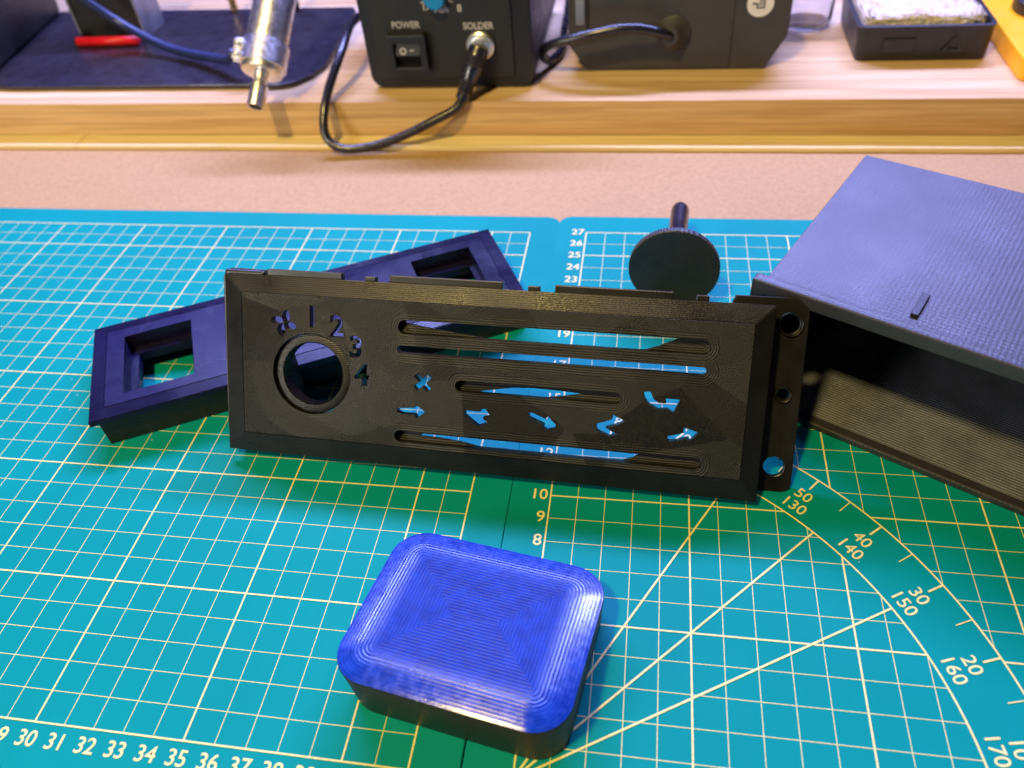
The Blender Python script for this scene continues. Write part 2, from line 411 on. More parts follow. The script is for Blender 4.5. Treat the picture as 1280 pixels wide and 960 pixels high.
# ------------------------------------------------------------------ cutting mats
def cutting_mat(x, y, rz, label, right):
    t = thing('cutting_mat', label, 'cutting mat', (x, y, 0), rz, 'cutting mats on the bench')
    plate('sheet', rrect(-1.49, 43.49, -1.5, 28.5, .7), [], -.298, 0, 'vinyl', t, .03)
    bm = bmesh.new()
    def seg(x0, y0, x1, y1, wd, z):
        d = Vector((x1-x0, y1-y0)); L = d.length
        if L < .02: return
        d /= L; q = Vector((-d.y, d.x))*wd/2; a = Vector((x0, y0)); b = Vector((x1, y1))
        vs = [bm.verts.new((p.x, p.y, z)) for p in (a-q, b-q, b+q, a+q)]; bm.faces.new(vs)
    def clip(c, lim):                      # the protractor band (13 to 15 cm) stays free of grid
        if not right or c > 15: return [(0, lim)]
        o = math.sqrt(max(0, 225-c*c))
        if c >= 13: return [(o, lim)]
        return [(0, math.sqrt(169-c*c)), (o, lim)]
    for i in range(43):
        th = i % 5 == 0 or i == 42
        if right and i > 30: break
        for a, b in clip(i, 27): seg(i, a, i, b, .056 if th else .022, .012 if th else .006)
    for j in range(28):
        th = j % 5 == 0 or j == 27
        for a, b in clip(j, 42): seg(a, j, b, j, .056 if th else .022, .015 if th else .009)
    from_bm('grid_lines', bm, 'ink', t)
    bm = bmesh.new()
    if not right:
        for i in range(0, 43): text_bm(bm, str(i), .68, i+.02, -.52, .012, bold=.006)
        for j in range(1, 28): text_bm(bm, str(j), .62, -.12, j, .012, align='RIGHT')
    else:
        for j in range(1, 28): text_bm(bm, str(j), .66, -.1, j+.02, .012, align='RIGHT', bold=.008)
        for i in range(0, 31): text_bm(bm, str(i), .62, i, -.52, .012)
    from_bm('scale_numbers', bm, 'ink', t)
    if right:
        bm = bmesh.new()
        for rad in (13, 15):
            vs = []
            for k in range(181):
                a = R(k*.5)
                vs.append([bm.verts.new(((rad+s)*math.cos(a), (rad+s)*math.sin(a), .018)) for s in (-.03, .03)])
            for A, B in zip(vs[:-1], vs[1:]): bm.faces.new((A[0], A[1], B[1], B[0]))
        for d in range(5, 90, 5):
            a = R(d); L = .58 if d % 10 == 0 else .6
            seg((15-L)*math.cos(a), (15-L)*math.sin(a), 14.98*math.cos(a), 14.98*math.sin(a), .068 if d % 10 == 0 else .036, .020)
        for d in (15, 30, 45, 60, 75):
            if d in (15, 75): continue
            a = R(d); seg(0, 0, 12.98*math.cos(a), 12.98*math.sin(a), .066, .021)
        for d in range(10, 90, 10):
            a = R(d)
            text_bm(bm, str(d), .62, 14.05*math.cos(a), 14.05*math.sin(a), .012, a-R(90), bold=.004)
            text_bm(bm, str(180-d), .62, 13.45*math.cos(a), 13.45*math.sin(a), .012, a-R(90), bold=.004)
        from_bm('protractor', bm, 'ink', t)
    return t
cutting_mat(-45, 0, 0, 'teal gridded cutting mat on the left, numbered along its bottom edge', False)
cutting_mat(.03, .107, .0039, 'teal gridded cutting mat on the right, with protractor arc and angle numbers', True)

# ------------------------------------------------------------------ heater control panel
K = 1.0221  # panel enlarged about the camera position until its flange meets the mat
U = Vector((.99916, -.04105, -.00157)); V = Vector((.02016, .5593, .8287)); U.normalize(); V = (V-U*U.dot(V)).normalized(); N = U.cross(V)
O = Vector((-12.942, 10.935, .5))*S
mw = Matrix.Translation(O) @ Matrix((U, V, N)).transposed().to_4x4() @ Matrix.Scale(K, 4)
panel = thing('heater_control_panel', 'black printed heater control panel with lever slots, arrows and round hole, propped upright', 'control panel', mw=mw)
W, H = 19.78, 6.76
def poly(l): return [tuple(p) for p in l]
def bar(x0, y0, x1, y1, wd):
    d = Vector((x1-x0, y1-y0)).normalized(); q = Vector((-d.y, d.x))*wd/2; a = Vector((x0, y0)); b = Vector((x1, y1))
    return [tuple(a-q), tuple(b-q), tuple(b+q), tuple(a+q)]
def xshape(cx, cy, L, wd, a):
    o = []
    for k in range(4):
        t = a+k*math.pi/2; d = Vector((math.cos(t), math.sin(t))); q = Vector((-d.y, d.x)); c = Vector((cx, cy))
        o += [tuple(c+d*L-q*wd/2), tuple(c+d*L+q*wd/2), tuple(c+d*wd/2+q*wd/2)]
    return o
def inflate(lp, d):
    c = Vector((sum(p[0] for p in lp)/len(lp), sum(p[1] for p in lp)/len(lp))); n = len(lp); o = []
    for i in range(n):
        a = Vector(lp[i-1]); b = Vector(lp[(i+1) % n]); t = (b-a).normalized(); o.append(tuple(Vector(lp[i])+Vector((t.y, -t.x))*d))
    return o
S1 = slot(6.88, 17.79, 5.24, 5.27, .25); S2 = slot(6.86, 17.73, 4.43, 4.45, .13)
S3 = slot(9.06, 14.96, 3.26, 3.27, .2); S4 = slot(6.81, 17.81, 1.20, 1.23, .21)
icons = [xshape(7.83, 3.28, .36, .17, R(42)),
 [[6.91,2.24],[7.54,2.29],[7.57,2.42],[7.93,2.2],[7.63,1.95],[7.54,2.08],[7.07,2.07],[6.91,2.12]],
 [[9.41,2.37],[10.01,2.37],[10.02,2.48],[10.2,2.48],[10.36,2.25],[10.09,2.2],[10.12,2.09],[10.33,2.02],[9.93,1.87],[9.45,2.21]],
 [[11.76,2.49],[11.91,2.49],[12.38,2.31],[12.44,2.42],[12.72,2.15],[12.73,2.03],[12.43,1.95],[12.33,2.0],[12.32,2.14],[11.78,2.35]],
 [[14.14,2.29],[14.71,2.51],[14.70,2.68],[15.13,2.5],[14.89,2.37],[14.48,2.23],[14.68,2.09],[14.9,2.02],[14.64,1.93],[14.23,2.08]],
 [[15.71,3.57],[15.92,3.60],[16.04,3.35],[16.22,3.23],[16.50,3.23],[16.46,3.40],[16.93,3.41],[16.73,2.94],[16.56,3.07],[16.23,3.03],[15.92,3.19],[15.77,3.38]],
 [[16.62,2.08],[16.88,2.16],[17.16,2.26],[17.15,2.44],[17.64,2.32],[17.38,2.03],[17.25,2.11],[16.9,1.98],[16.66,1.96]]]
fan = [circ(2.46+.27*math.cos(a), 5.08+.27*math.sin(a), .235, 18, .145, a+R(18)) for a in (R(70), R(160), R(250), R(340))]
hub = [circ(2.46, 5.08, .06, 10)]
def digit_loops(ch, size, x, y):
    cu = bpy.data.curves.new('tmp', 'FONT'); cu.body = ch; cu.size = size; cu.align_x = 'CENTER'; cu.align_y = 'CENTER'; cu.resolution_u = 4; cu.offset = .03
    cu.fill_mode = 'NONE' if 'NONE' in [] else cu.fill_mode
    me = eval_mesh(bpy.data.objects.new('tmp', cu))
    bm = bmesh.new(); bm.from_mesh(me); bpy.data.meshes.remove(me); bmesh.ops.remove_doubles(bm, verts=bm.verts, dist=1e-4)
    es = [e for e in bm.edges if len(e.link_faces) == 1]; loops = []; todo = set(es)
    while todo:
        e = todo.pop(); lp = [e.verts[0], e.verts[1]]
        while True:
            nx = [q for q in lp[-1].link_edges if q in todo]
            if not nx: break
            todo.discard(nx[0]); lp.append(nx[0].other_vert(lp[-1]))
        if lp[0] is lp[-1]: lp.pop()
        loops.append([(x+v.co.x, y+v.co.y) for v in lp])
    bm.free()
    loops.sort(key=lambda l: -(max(p[0] for p in l)-min(p[0] for p in l)))
    return loops[:1]                        # stencil digit: no island
digits = []
for ch, x, y in (('1', 3.58, 5.34), ('2', 4.54, 5.05), ('3', 5.28, 4.34), ('4', 5.52, 3.33)):
    digits += digit_loops(ch, 1.08, x, y)
HC = (3.54, 3.24)
plate('face_plate', rrect(.8, W-.64, .8, H-.62, .01, 1), [S1, S2, S3, S4, circ(*HC, 1.52, 64)]+[inflate(ic, .02 if sum(ic[k-1][0]*ic[k][1]-ic[k][0]*ic[k-1][1] for k in range(len(ic))) > 0 else -.02) for ic in icons]+fan+digits, -.1, .23, 'panel_face', panel, .012)
bm = bmesh.new(); frustum_ring(bm, (0, 0), (W, H), (.8, .8), (W-.64, H-.62), 0, .228, -.16)
bmesh.ops.bevel(bm, geom=[e for e in bm.edges if all(v.co.z > -.01 for v in e.verts)], offset=.025, segments=2, affect='EDGES')
from_bm('bevelled_border', bm, 'panel_edge', panel)
lathe('dial_ring', [(1.16, .04), (1.20, .08), (1.42, .08), (1.50, .05), (1.515, -.5), (1.16, -.5)], 'panel_edge', panel, (*HC, 0), seg=64, closed=True)
bm = bmesh.new()
for q in ((.2, .45, .2, H-.2), (W-.45, W-.2, .2, H-.2)): bx(bm, q[0], q[1], q[2], q[3], -1.0, -.16)
for q in ((.45, W-.45, .2, .42), (.45, W-.45, H-.42, H-.2)): bx(bm, q[0], q[1], q[2], q[3], -1.0, -.165)
from_bm('side_wall', bm, 'panel_side', panel)
# rear mounting plate with ears
ox = rrect(-.72, 21.02, .14, 6.98, .38)
back = [(-.34,.14),(1.2,.14),(1.2,.35),(18.5,.35),(18.5,.12)]
outl = [(19.2,.12)]+[(20.64+.38*math.cos(R(a)), .5+.38*math.sin(R(a))) for a in range(-90, 1, 15)]+[(20.60+.4*math.cos(R(a)), 6.58+.4*math.sin(R(a))) for a in range(0, 91, 15)]
outl += [(18.55, 6.96), (18.4, 6.6), (1.5, 6.6), (1.35, 6.88), (-.3, 6.9), (-.55, 6.8), (-.66, 6.55), (-.62, .6), (-.55, .3), (1.2, .2), (1.3, .4), (18.6, .4), (18.7, .12)]
plate('mounting_plate', outl, [[(1.0, .7), (18.7, .7), (18.7, 6.3), (1.0, 6.3)], circ(20.38, 6.09, .33, 28), circ(20.42, 3.65, .2, 24), circ(20.37, 1.05, .35, 28)], -1.25, -1.0, 'panel_side', panel, .03)
for cy, ri, ro in ((6.09, .34, .43), (3.65, .21, .30)):
    lathe('screw_boss', [(ri, -.998), (ri, -.9), (ri+.06, -.86), (ro-.05, -.88), (ro, -.998)], 'panel_side', panel, (20.40, cy, 0), seg=32, closed=True)
for u0, u1, hgt in ((1.62, 4.55, .17), (5.45, 5.85, .1), (6.38, 10.55, .19), (11.45, 11.87, .1), (12.4, 16.45, .18), (17.2, 17.62, .12)):
    box('clip_tab', u0, u1, H-.3, H+hgt+.06, -.5, -.19, 'panel_side', panel, .025)
box('clip_tab', -.12, 1.5, H-.5, H+.16, -.45, -.18, 'panel_side', panel, .1, 3)
# lever channels behind the slots
def channel(sl, hole, name='lever_channel'):
    plate(name, inflate(sl, .14), [inflate(sl, .006)], -.12, -.102, 'panel_side', panel, .004)
    plate('lever_guide', inflate(sl, .16), [hole], -.25, -.122, 'panel_face', panel, .006)
channel(S1, [(7.0, 5.36), (8.13, 5.19), (9.38, 5.07), (10.2, 4.96), (10.7, 4.92), (15.4, 4.92), (16.0, 5.12), (16.75, 5.46), (7.1, 5.46)])
channel(S3, [(9.6, 2.98), (10.03, 3.09), (10.55, 3.19), (11.05, 3.28), (11.76, 3.33), (12.85, 3.31), (13.6, 3.27), (12.86, 3.12), (12.21, 3.02), (11.4, 2.99), (10.65, 2.98)])
channel(S4, [(7.66, 1.19), (8.45, 1.17), (9.3, 1.10), (9.81, 1.0), (10.31, .92), (14.95, .92), (15.5, 1.14), (15.7, 1.28), (7.8, 1.28)])
for u in (1.6, 18.0):
    bm = bmesh.new(); a = [bm.verts.new((u+s, y, z)) for s in (0, .25) for y, z in ((.45, -1.24), (4.6, -1.24), (1.75, -3.0), (1.45, -3.0))]
    bm.faces.new(a[:4]); bm.faces.new(a[4:][::-1])
    for k in range(4): bm.faces.new((a[k], a[(k+1) % 4], a[4+(k+1) % 4], a[4+k]))
    from_bm('support_rib', bm, 'panel_side', panel)

# ------------------------------------------------------------------ switch bezel
bz = thing('switch_bezel', 'black printed bezel with two square openings, lying behind the control panel', 'bezel', (-18.55, 10.79, 0), R(27.2))
L, D = 18.75, 6.24
w1 = (1.38, 4.25, 1.2, 4.98); w2 = (14.52, 17.38, 1.2, 5.05)
def rc(a): return [(a[0], a[2]), (a[1], a[2]), (a[1], a[3]), (a[0], a[3])]
plate('top_face', [(.62, .62), (L-.62, .62), (L-.62, D-.62), (.62, D-.62)], [rc(w1), rc(w2)], 1.45, 1.70, 'bezel', bz, .02)
bm = bmesh.new(); frustum_ring(bm, (0, 0), (L, D), (.62, .62), (L-.62, D-.62), 1.62, 1.695, 1.38)
bmesh.ops.bevel(bm, geom=[e for e in bm.edges if all(v.co.z > 1.5 for v in e.verts)], offset=.03, segments=2, affect='EDGES')
from_bm('bevelled_border', bm, 'bezel', bz)
for a in (w1, w2):
    plate('window_frame', [(a[0]-.12, a[2]-.12), (a[1]+.12, a[2]-.12), (a[1]+.12, a[3]+.12), (a[0]-.12, a[3]+.12)], [(rc((a[0]+.005, a[1]-.005, a[2]+.005, a[3]-.005)))], 1.0, 1.449, 'bezel', bz, .004)
    plate('window_ledge', [(a[0]-.12, a[2]-.12), (a[1]+.12, a[2]-.12), (a[1]+.12, a[3]+.12), (a[0]-.12, a[3]+.12)], [rc((a[0]+.36, a[1]-.2, a[2]+.16, a[3]-.5))], .55, .996, 'bezel', bz, .02)
bm = bmesh.new(); i = .24
bx(bm, i, L-i, i, i+.25, .02, 1.378, .02); bx(bm, i, L-i, D-i-.25, D-i, .02, 1.378, .02)
bx(bm, i, i+.25, i+.252, D-i-.252, .02, 1.376, .02); bx(bm, L-i-.25, L-i, i+.252, D-i-.252, .02, 1.376, .02)
from_bm('skirt', bm, 'bezel_side', bz)

# ------------------------------------------------------------------ knob with long stem, lying on its side
kc = Vector((4.27, 21.41, 2.0)); kt = Vector((4.60, 27.0, 1.75)); ax = (kt-kc); LK = ax.length
zq = Vector((0, 0, 1)).rotation_difference(ax.normalized())
kn = thing('round_knob', 'black round knob lying tipped on the mat with its stem pointing back', 'knob', mw=Matrix.Translation(kc*S) @ zq.to_matrix().to_4x4())
lathe('disc', [(0, 0), (1.95, 0), (1.995, .04), (1.995, .30), (1.95, .36), (0, .36)], 'knob_face', kn, seg=72)
lathe('stem', [(.55, .362), (.46, .7), (.44, LK-.7), (.43, LK-.45), (.36, LK-.22), (.22, LK-.06), (0, LK)], 'knob_stem', kn, seg=28)

# ------------------------------------------------------------------ storage box
sb = thing('storage_box', 'open black printed storage box lying on its side with lavender sheen on top', 'box', (6.81, 15.83, 0), R(-28.3))
plate('front_rim', rrect(0, 18, .02, 6.0, .12, 3), [rrect(.42, 17.58, .30, 5.42, .1, 3)], -.12, .32, 'box_top', sb, .06, axis='Y')
box('top_panel', .3, 17.7, .325, 10.45, 5.45, 5.72, 'box_top', sb, .03)
box('floor_panel', .3, 17.7, .325, 10.45, .08, .28, 'box_floor', sb, .02)
box('side_panel', .3, .5, .325, 10.45, .282, 5.448, 'box_side', sb, .01)
box('side_panel', 17.5, 17.7, .325, 10.45, .282, 5.448, 'box_side', sb, .01)
box('back_panel', .502, 17.498, 10.25, 10.45, .282, 5.448, 'box_side', sb, .01)
bm = bmesh.new(); bx(bm, 5.1, 5.36, .95, 2.25, 5.722, 5.86, .03); from_bm('locating_rib', bm, 'box_side', sb)

# ------------------------------------------------------------------ rounded cap in the foreground
cp = thing('rounded_cap', 'rounded square printed cap with blue sheen painted on top, standing alone in front', 'cap', (-1.554, 3.848, 0), R(-9.2))
def cap(parent):
    hx, hy = 3.57, 2.9; r = 1.15; n = 12
    lv = [(0, .14, 0), (.08, .10, 0), (1.2, .05, 0), (2.02, 0, 0), (2.08, .02, 1), (2.13, .12, 1), (2.27, .78, 1), (2.295, .90, 1)]
    bm = bmesh.new(); rings = []
    for z, ins, _ in lv:
        rr = max(.42, r-ins*.75)
        rings.append([bm.verts.new((x, y, z)) for x, y in rrect(-hx+ins, hx-ins, -hy+ins, hy-ins, rr, n)])
    N_ = len(rings[0]); fs = {}
    for i in range(len(rings)-1):
        for k in range(N_):
            f = bm.faces.new((rings[i][k], rings[i][(k+1) % N_], rings[i+1][(k+1) % N_], rings[i+1][k])); f.material_index = 1 if i < 4 else 0; f.smooth = True
    bm.faces.new(rings[0][::-1]).material_index = 1
    # flat top: nested rings down to the middle ridge
    last = rings[-1]; ins0 = .90; steps = 9; cxl = hx-hy
    prev = last
    for s in range(1, steps+1):
        f_ = s/steps; ring = []
        for v in last:
            tx = max(-cxl, min(cxl, v.co.x)); ring.append(bm.verts.new((v.co.x+(tx-v.co.x)*f_, v.co.y*(1-f_), 2.295)))
        for k in range(N_):
            f = bm.faces.new((prev[k], prev[(k+1) % N_], ring[(k+1) % N_], ring[k])); f.smooth = False
        prev = ring
    bmesh.ops.remove_doubles(bm, verts=bm.verts, dist=1e-4)
    lay = bm.verts.layers.float_vector.new('across'); tr = bm.verts.layers.float.new('track')
    for v in bm.verts:
        x, y = v.co.x, v.co.y; dx = hx-abs(x); dy = hy-abs(y)
        q = rrect(-hx, hx, -hy, hy, r, n)
        ex = max(abs(x)-(hx-r), 0); ey = max(abs(y)-(hy-r), 0)
        if ex > 0 and ey > 0: a = Vector((math.copysign(ex, x), math.copysign(ey, y), 0)); tr_ = r-math.hypot(ex, ey)
        elif dx < dy: a = Vector((math.copysign(1, x), 0, 0)); tr_ = dx
        else: a = Vector((0, math.copysign(1, y), 0)); tr_ = dy
        v[lay] = a.normalized(); v[tr] = tr_*S
    for v in bm.verts:                      # the cap is lower at the back
        v.co.z *= .885; v.co.z -= .135*v.co.y*v.co.z/1.84; v.co *= S
    bmesh.ops.recalc_face_normals(bm, faces=bm.faces)
    top = bm.copy()
    bmesh.ops.delete(bm, geom=[f for f in bm.faces if f.material_index == 0], context='FACES')
    bmesh.ops.delete(top, geom=[f for f in top.faces if f.material_index == 1], context='FACES')
    for f in list(bm.faces)+list(top.faces): f.material_index = 0
    for nm, b, m in (('side_wall', bm, 'cap_side'), ('top_face', top, 'cap_top')):
        me = bpy.data.meshes.new(nm); b.to_mesh(me); b.free(); o = link(nm, me, m, parent); me.set_sharp_from_angle(angle=R(40))
cap(cp)

# ------------------------------------------------------------------ soldering station
st = thing('soldering_station', 'black soldering station with power switch and cable socket on the shelf edge', 'soldering station', (-13.9, 37.67, 2.9))
def sbx(nm, *a, **k): return box(nm, *a, **k)
plate('case', rrect(0, 9.95, .12, 6.9, .75, 6), [], .0, 12, 'station', st, .12, axis='Y')
plate('front_panel', rrect(.75, 8.85, .75, 6.5, .2, 4), [], -.14, -.005, 'station_front', st, .04, axis='Y')
for x in (1.0, 8.6): lathe('foot', [(.5, 0), (.55, .1), (.5, .125)], 'black', st, (x, 1.2, .0), seg=20)
sw = plate('switch_frame', rrect(1.55, 3.9, 1.35, 3.5, .12, 3), [rrect(1.95, 3.5, 1.65, 3.0, .05, 2)], -.75, -.142, 'station', st, .06, axis='Y')
bm = bmesh.new(); a = [bm.verts.new(p) for p in ((2.0, -.20, 1.7), (3.45, -.20, 1.7), (3.45, -.62, 2.3), (2.0, -.62, 2.3), (3.45, -.42, 2.95), (2.0, -.42, 2.95), (2.0, -.1, 1.7), (3.45, -.1, 1.7), (2.0, -.1, 2.95), (3.45, -.1, 2.95))]
for f in ((0, 1, 2, 3), (3, 2, 4, 5), (1, 7, 9, 4, 2), (0, 3, 5, 8, 6), (6, 7, 1, 0), (5, 4, 9, 8), (8, 9, 7, 6)): bm.faces.new([a[k] for k in f])
rk = from_bm('rocker', bm, 'black', sw)
def ftext(s, size, x, z, y, parent, nm='lettering', m='lettering', bold=.012):
    bm = bmesh.new(); text_bm(bm, s, size, 0, 0, 0, bold=bold, squash=.92)
    for v in bm.verts: v.co = Vector((x+v.co.x, y, z+v.co.y))
    return from_bm(nm, bm, m, parent)
ftext('POWER', .52, 2.72, 3.85, -.148, st); ftext('SOLDER', .52, 6.95, 3.72, -.148, st); ftext('AIR', .58, 4.95, 4.68, -.148, st)
ftext('1', .55, 3.95, 4.82, -.148, st); ftext('8', .55, 5.98, 4.70, -.148, st)
bm = bmesh.new(); text_bm(bm, 'O', .5, 0, 0, 0, bold=.02)
for v in bm.verts: v.co = Vector((2.45+v.co.x, -.575+(v.co.y)*.3, 2.52+v.co.y))
from_bm('rocker_mark', bm, 'lettering', sw)
bm = bmesh.new(); bx(bm, 2.85, 3.1, -.555, -.53, 2.52, 2.6); from_bm('rocker_mark', bm, 'lettering', sw)
lathe('dial', [(.62, 0), (.62, .5), (.55, .6), (0, .62)], 'blue_knob', st, (4.72, -.14, 5.42), (0, -1, 0), 32)
bm = bmesh.new()
for a in range(-140, 141, 28):
    t = R(90-a); d = Vector((math.cos(t), math.sin(t))); c = Vector((4.72, 5.42)); q = Vector((-d.y, d.x))*.03
    vs = [bm.verts.new((p.x, -.148, p.y)) for p in (c+d*.75-q, c+d*1.0-q, c+d*1.0+q, c+d*.75+q)]; bm.faces.new(vs)
from_bm('dial_scale', bm, 'lettering', st)
lathe('socket', [(.8, 0), (.8, .28), (.7, .36), (.56, .36), (.56, .5), (.5, .52), (0, .52)], 'zinc', st, (7.0, -.142, 2.68), (0, -1, 0), 36)
# its cable
ca = thing('soldering_cable', 'dark cable with blue-black plug hanging in a loop from the soldering station', 'cable', (0, 0, 0))
def gr(z, r): return (r, z)
pb = Vector((-6.9, 37.0, 5.58)); pe = Vector((-7.95, 35.75, 3.15))
ld = (pe-pb).length; prof = [(.0, -.05), (.55, -.05), (.58, .1), (.58, .35)]
for k in range(5): prof += [(.60, .42+k*.13), (.555, .48+k*.13)]
prof += [(.56, 1.15), (.5, 1.5), (.46, 1.75)]
for k in range(5): prof += [(.46, 1.85+k*.16), (.40, 1.93+k*.16)]
prof += [(.42, ld-.1), (.42, ld), (.3, ld+.02)]
lathe('plug', prof, 'plug', ca, pb, pe-pb, 28)
tube('cord', [pe-(pe-pb)*.06, (-8.35, 35.45, 2.72), (-9.74, 35.0, 2.16), (-11.2, 34.6, 1.6), (-12.7, 34.3, 1.15), (-14.1, 34.1, .93), (-15.3, 34.0, .98), (-16.1, 34.2, 1.45), (-16.32, 34.7, 2.3), (-16.15, 36.0, 3.55), (-15.75, 38.6, 4.95), (-15.9, 42, 5.4), (-15.6, 47, 4.4), (-14.5, 51.2, 3.2), (-12, 52.5, 3.18)], .265, 'cable', ca)

# ------------------------------------------------------------------ grey power unit
pu = thing('power_unit', 'dark grey plastic power unit with chamfered corners and round white sticker', 'power unit', (-2.1, 39.9, 2.9))
pr = [(1.1, .02), (11.4, .02), (12.45, 1.9), (12.45, 4.3), (11.6, 5.4), (.9, 5.4), (.0, 4.3), (.0, 1.55)]
plate('case', pr, [], 0, 7.5, 'grey_plastic', pu, .1, axis='Y')
bm = bmesh.new(); fr = [(1.35, .3), (9.4, .3), (9.4, 7.9), (1.35, 7.9), (.35, 6.2), (.35, 1.7)]
bm.free()
plate('front_cover', [(1.3, .22), (9.35, .22), (9.35, 5.2), (1.1, 5.2), (.3, 4.3), (.3, 1.62)], [], -.1, -.003, 'grey_plastic', pu, .03, axis='Y')
cl = box('latch', .35, 1.12, -.32, -.103, 2.35, 4.6, 'grey_plastic', pu, .05)
box('latch_tongue', .48, .98, -.42, -.323, 2.9, 4.3, 'grey_clip', cl, .03)
lathe('strain_relief', [(.98, 0), (1.0, .1), (.86, .2), (.8, .28), (.82, .34), (.66, .5), (.62, .56), (.64, .62), (.5, .85), (.46, .9), (.3, .92)], 'grey_plastic', pu, (5.98, -.103, 2.25), (-.12, -1, .12), 32)
stk = lathe('sticker', [(0, .012), (.72, .012), (.72, 0), (0, 0)], 'sticker', pu, (10.72, -.004, 3.72), (0, -1, 0), 32)
bm = bmesh.new()
for q in ((-.2, .26, -.26, -.18), (.18, .26, -.18, .3), (-.2, -.12, -.18, .02), (-.2, .26, .3, .36), (-.06, .0, -.1, .24), (.06, .12, -.1, .24), (-.42, -.2, -.05, .05)):
    bx(bm, 10.72+q[0], 10.72+q[1], -.034, -.02, 3.72+q[2], 3.72+q[3])
from_bm('sticker_symbol', bm, 'sticker_ink', pu)
co = thing('black_cable', 'black cord looping from the grey power unit towards the soldering station', 'cord', (0, 0, 0))
tube('cord', [(3.80, 38.95, 5.27), (3.2, 38.7, 5.6), (2.07, 38.5, 5.92), (.8, 38.4, 5.95), (-.6, 38.35, 5.72), (-1.8, 38.45, 5.42), (-2.9, 38.75, 5.05), (-3.55, 39.3, 4.5), (-3.62, 40.0, 3.75), (-3.3, 40.7, 3.3), (-2.9, 42.3, 3.18), (-2.95, 46, 3.18), (-3.2, 51, 3.18)], .27, 'cable', co)

# ------------------------------------------------------------------ sponge tray and sponge
sp = thing('sponge_tray', 'low black tray holding the soldering sponge, at the right end of the shelf', 'tray', (14.3, 40.7, 2.9))
bm = bmesh.new()
def ring(x0, x1, y0, y1, z, r): return [bm.verts.new((x, y, z)) for x, y in rrect(x0, x1, y0, y1, r, 4)]
rs = [ring(.2, 7.25, .12, 6.3, .02, .4), ring(.15, 7.3, .08, 6.35, .15, .45), ring(0, 7.3, 0, 6.4, 1.85, .5), ring(-.05, 7.35, -.05, 6.45, 2.0, .5), ring(.2, 7.1, .2, 6.2, 2.02, .35), ring(.4, 6.9, .42, 6.0, 1.2, .3)]
for A, B in zip(rs[:-1], rs[1:]):
    for k in range(len(A)): bm.faces.new((A[k], A[(k+1) % len(A)], B[(k+1) % len(B)], B[k]))
bm.faces.new(rs[0]); bm.faces.new(rs[-1])
from_bm('body', bm, 'black', sp)
bm = bmesh.new()
for q in ((0, .62), (.12, .34)):
    o_, i_ = q
p3 = [(4.65, .55), (5.9, .55), (5.28, 1.5)]
plate('embossed_mark', p3, [[(4.95, .72), (5.6, .72), (5.28, 1.2)]], -.09+.0, .03, 'black', sp, .015, axis='Y')
bm.free()
box('embossed_mark', 1.5, 3.2, -.075, .03, .55, 1.35, 'black', sp, .03)
bm = bmesh.new(); bx(bm, 14.75, 21.1, 41.15, 46.6, 4.11, 5.25, .3, 3)
bmesh.ops.subdivide_edges(bm, edges=bm.edges[:], cuts=4, use_grid_fill=True)
for v in bm.verts: v.co += Vector((random.uniform(-.05, .05), random.uniform(-.05, .05), random.uniform(-.06, .06)+.12*math.sin(v.co.x*1.7)*math.sin(v.co.y*1.3) if v.co.z > 4.6 else 0))
tag(from_bm('sponge', bm, 'sponge', None, True), 'beige damp sponge lying in the low black tray', 'sponge')

# ------------------------------------------------------------------ yellow case, clear pot
yc = thing('yellow_case', 'bright yellow plastic case at the upper right corner', 'case', (22.5, 37.9, 2.9))
plate('shell', rrect(0, 11, 0, 14, .5, 5), [], .02, 1.15, 'yellow', yc, .08)
lathe('black_knob', [(1.9, 1.152), (1.95, 1.25), (1.95, 1.8), (1.8, 2.0), (0, 2.0)], 'black', yc, (3.15, 7.1, 0), seg=40)
gp = lathe('clear_pot', [(0, .02), (1.2, .02), (1.42, .15), (1.5, .5), (1.52, 2.6), (1.42, 2.6), (1.38, .55), (1.25, .3), (0, .28)], 'clear', None, (12.35, 46.4, 2.9), seg=40)
tag(gp, 'small clear plastic pot beside the sponge tray', 'pot')

# ------------------------------------------------------------------ hot air gun stand on the left
hs = thing('gun_stand', 'black steel base plate with upright bracket and red foot, left of the shelf', 'stand', (-40, 37.7, 2.9))
out = [(-6, 1.2), (0.2, .25), (1.2, .15), (20.0, .1), (20.9, .5), (21.7, 1.6), (22.1, 3.0), (21.5, 12.0), (21.0, 12.9), (-8, 13.6)]
plate('base_plate', out, [], .12, .36, 'plate', hs, .05)
for x, y in ((1, 1.5), (20, 1.6), (20, 11.6), (0, 11.6)): lathe('foot', [(.5, 0), (.55, .05), (.5, .118)], 'black', hs, (x, y, 0), seg=18)
bk = box('bracket', 2.2, 7.0, 7.9, 10.6, .362, 6.2, 'station', hs, .05)
box('bracket_edge', 2.02, 2.18, 7.7, 10.6, .362, 6.3, 'grey_clip', hs, .03); box('bracket_edge', 7.02, 7.18, 7.7, 10.6, .362, 6.3, 'grey_clip', hs, .03)
tube('foot_bar', [(2.5, 6.6, .68), (7.2, 6.6, .68)], .31, 'red', hs, smooth_path=False)
box('foot_bar_end', 2.2, 2.6, 6.45, 7.65, .365, .9, 'black', hs, .03); box('foot_bar_end', 6.6, 7.0, 6.95, 7.65, .365, .9, 'black', hs, .03)
tube('holder_post', [(16.7, 12.6, .36), (16.75, 12.6, 5), (17.2, 12.2, 9.5), (20.4, 8.2, 9.6)], .3, 'black', hs)
tube('holder_post', [(11.9, 12.5, .36), (12, 12.6, 5), (13, 12.2, 9.8), (16.9, 12.3, 9.2)], .28, 'brass', hs)
bl = thing('black_case', 'black case at the upper left corner beside the steel base plate', 'case', (-40.9, 39.4, 2.9))
bm = bmesh.new()
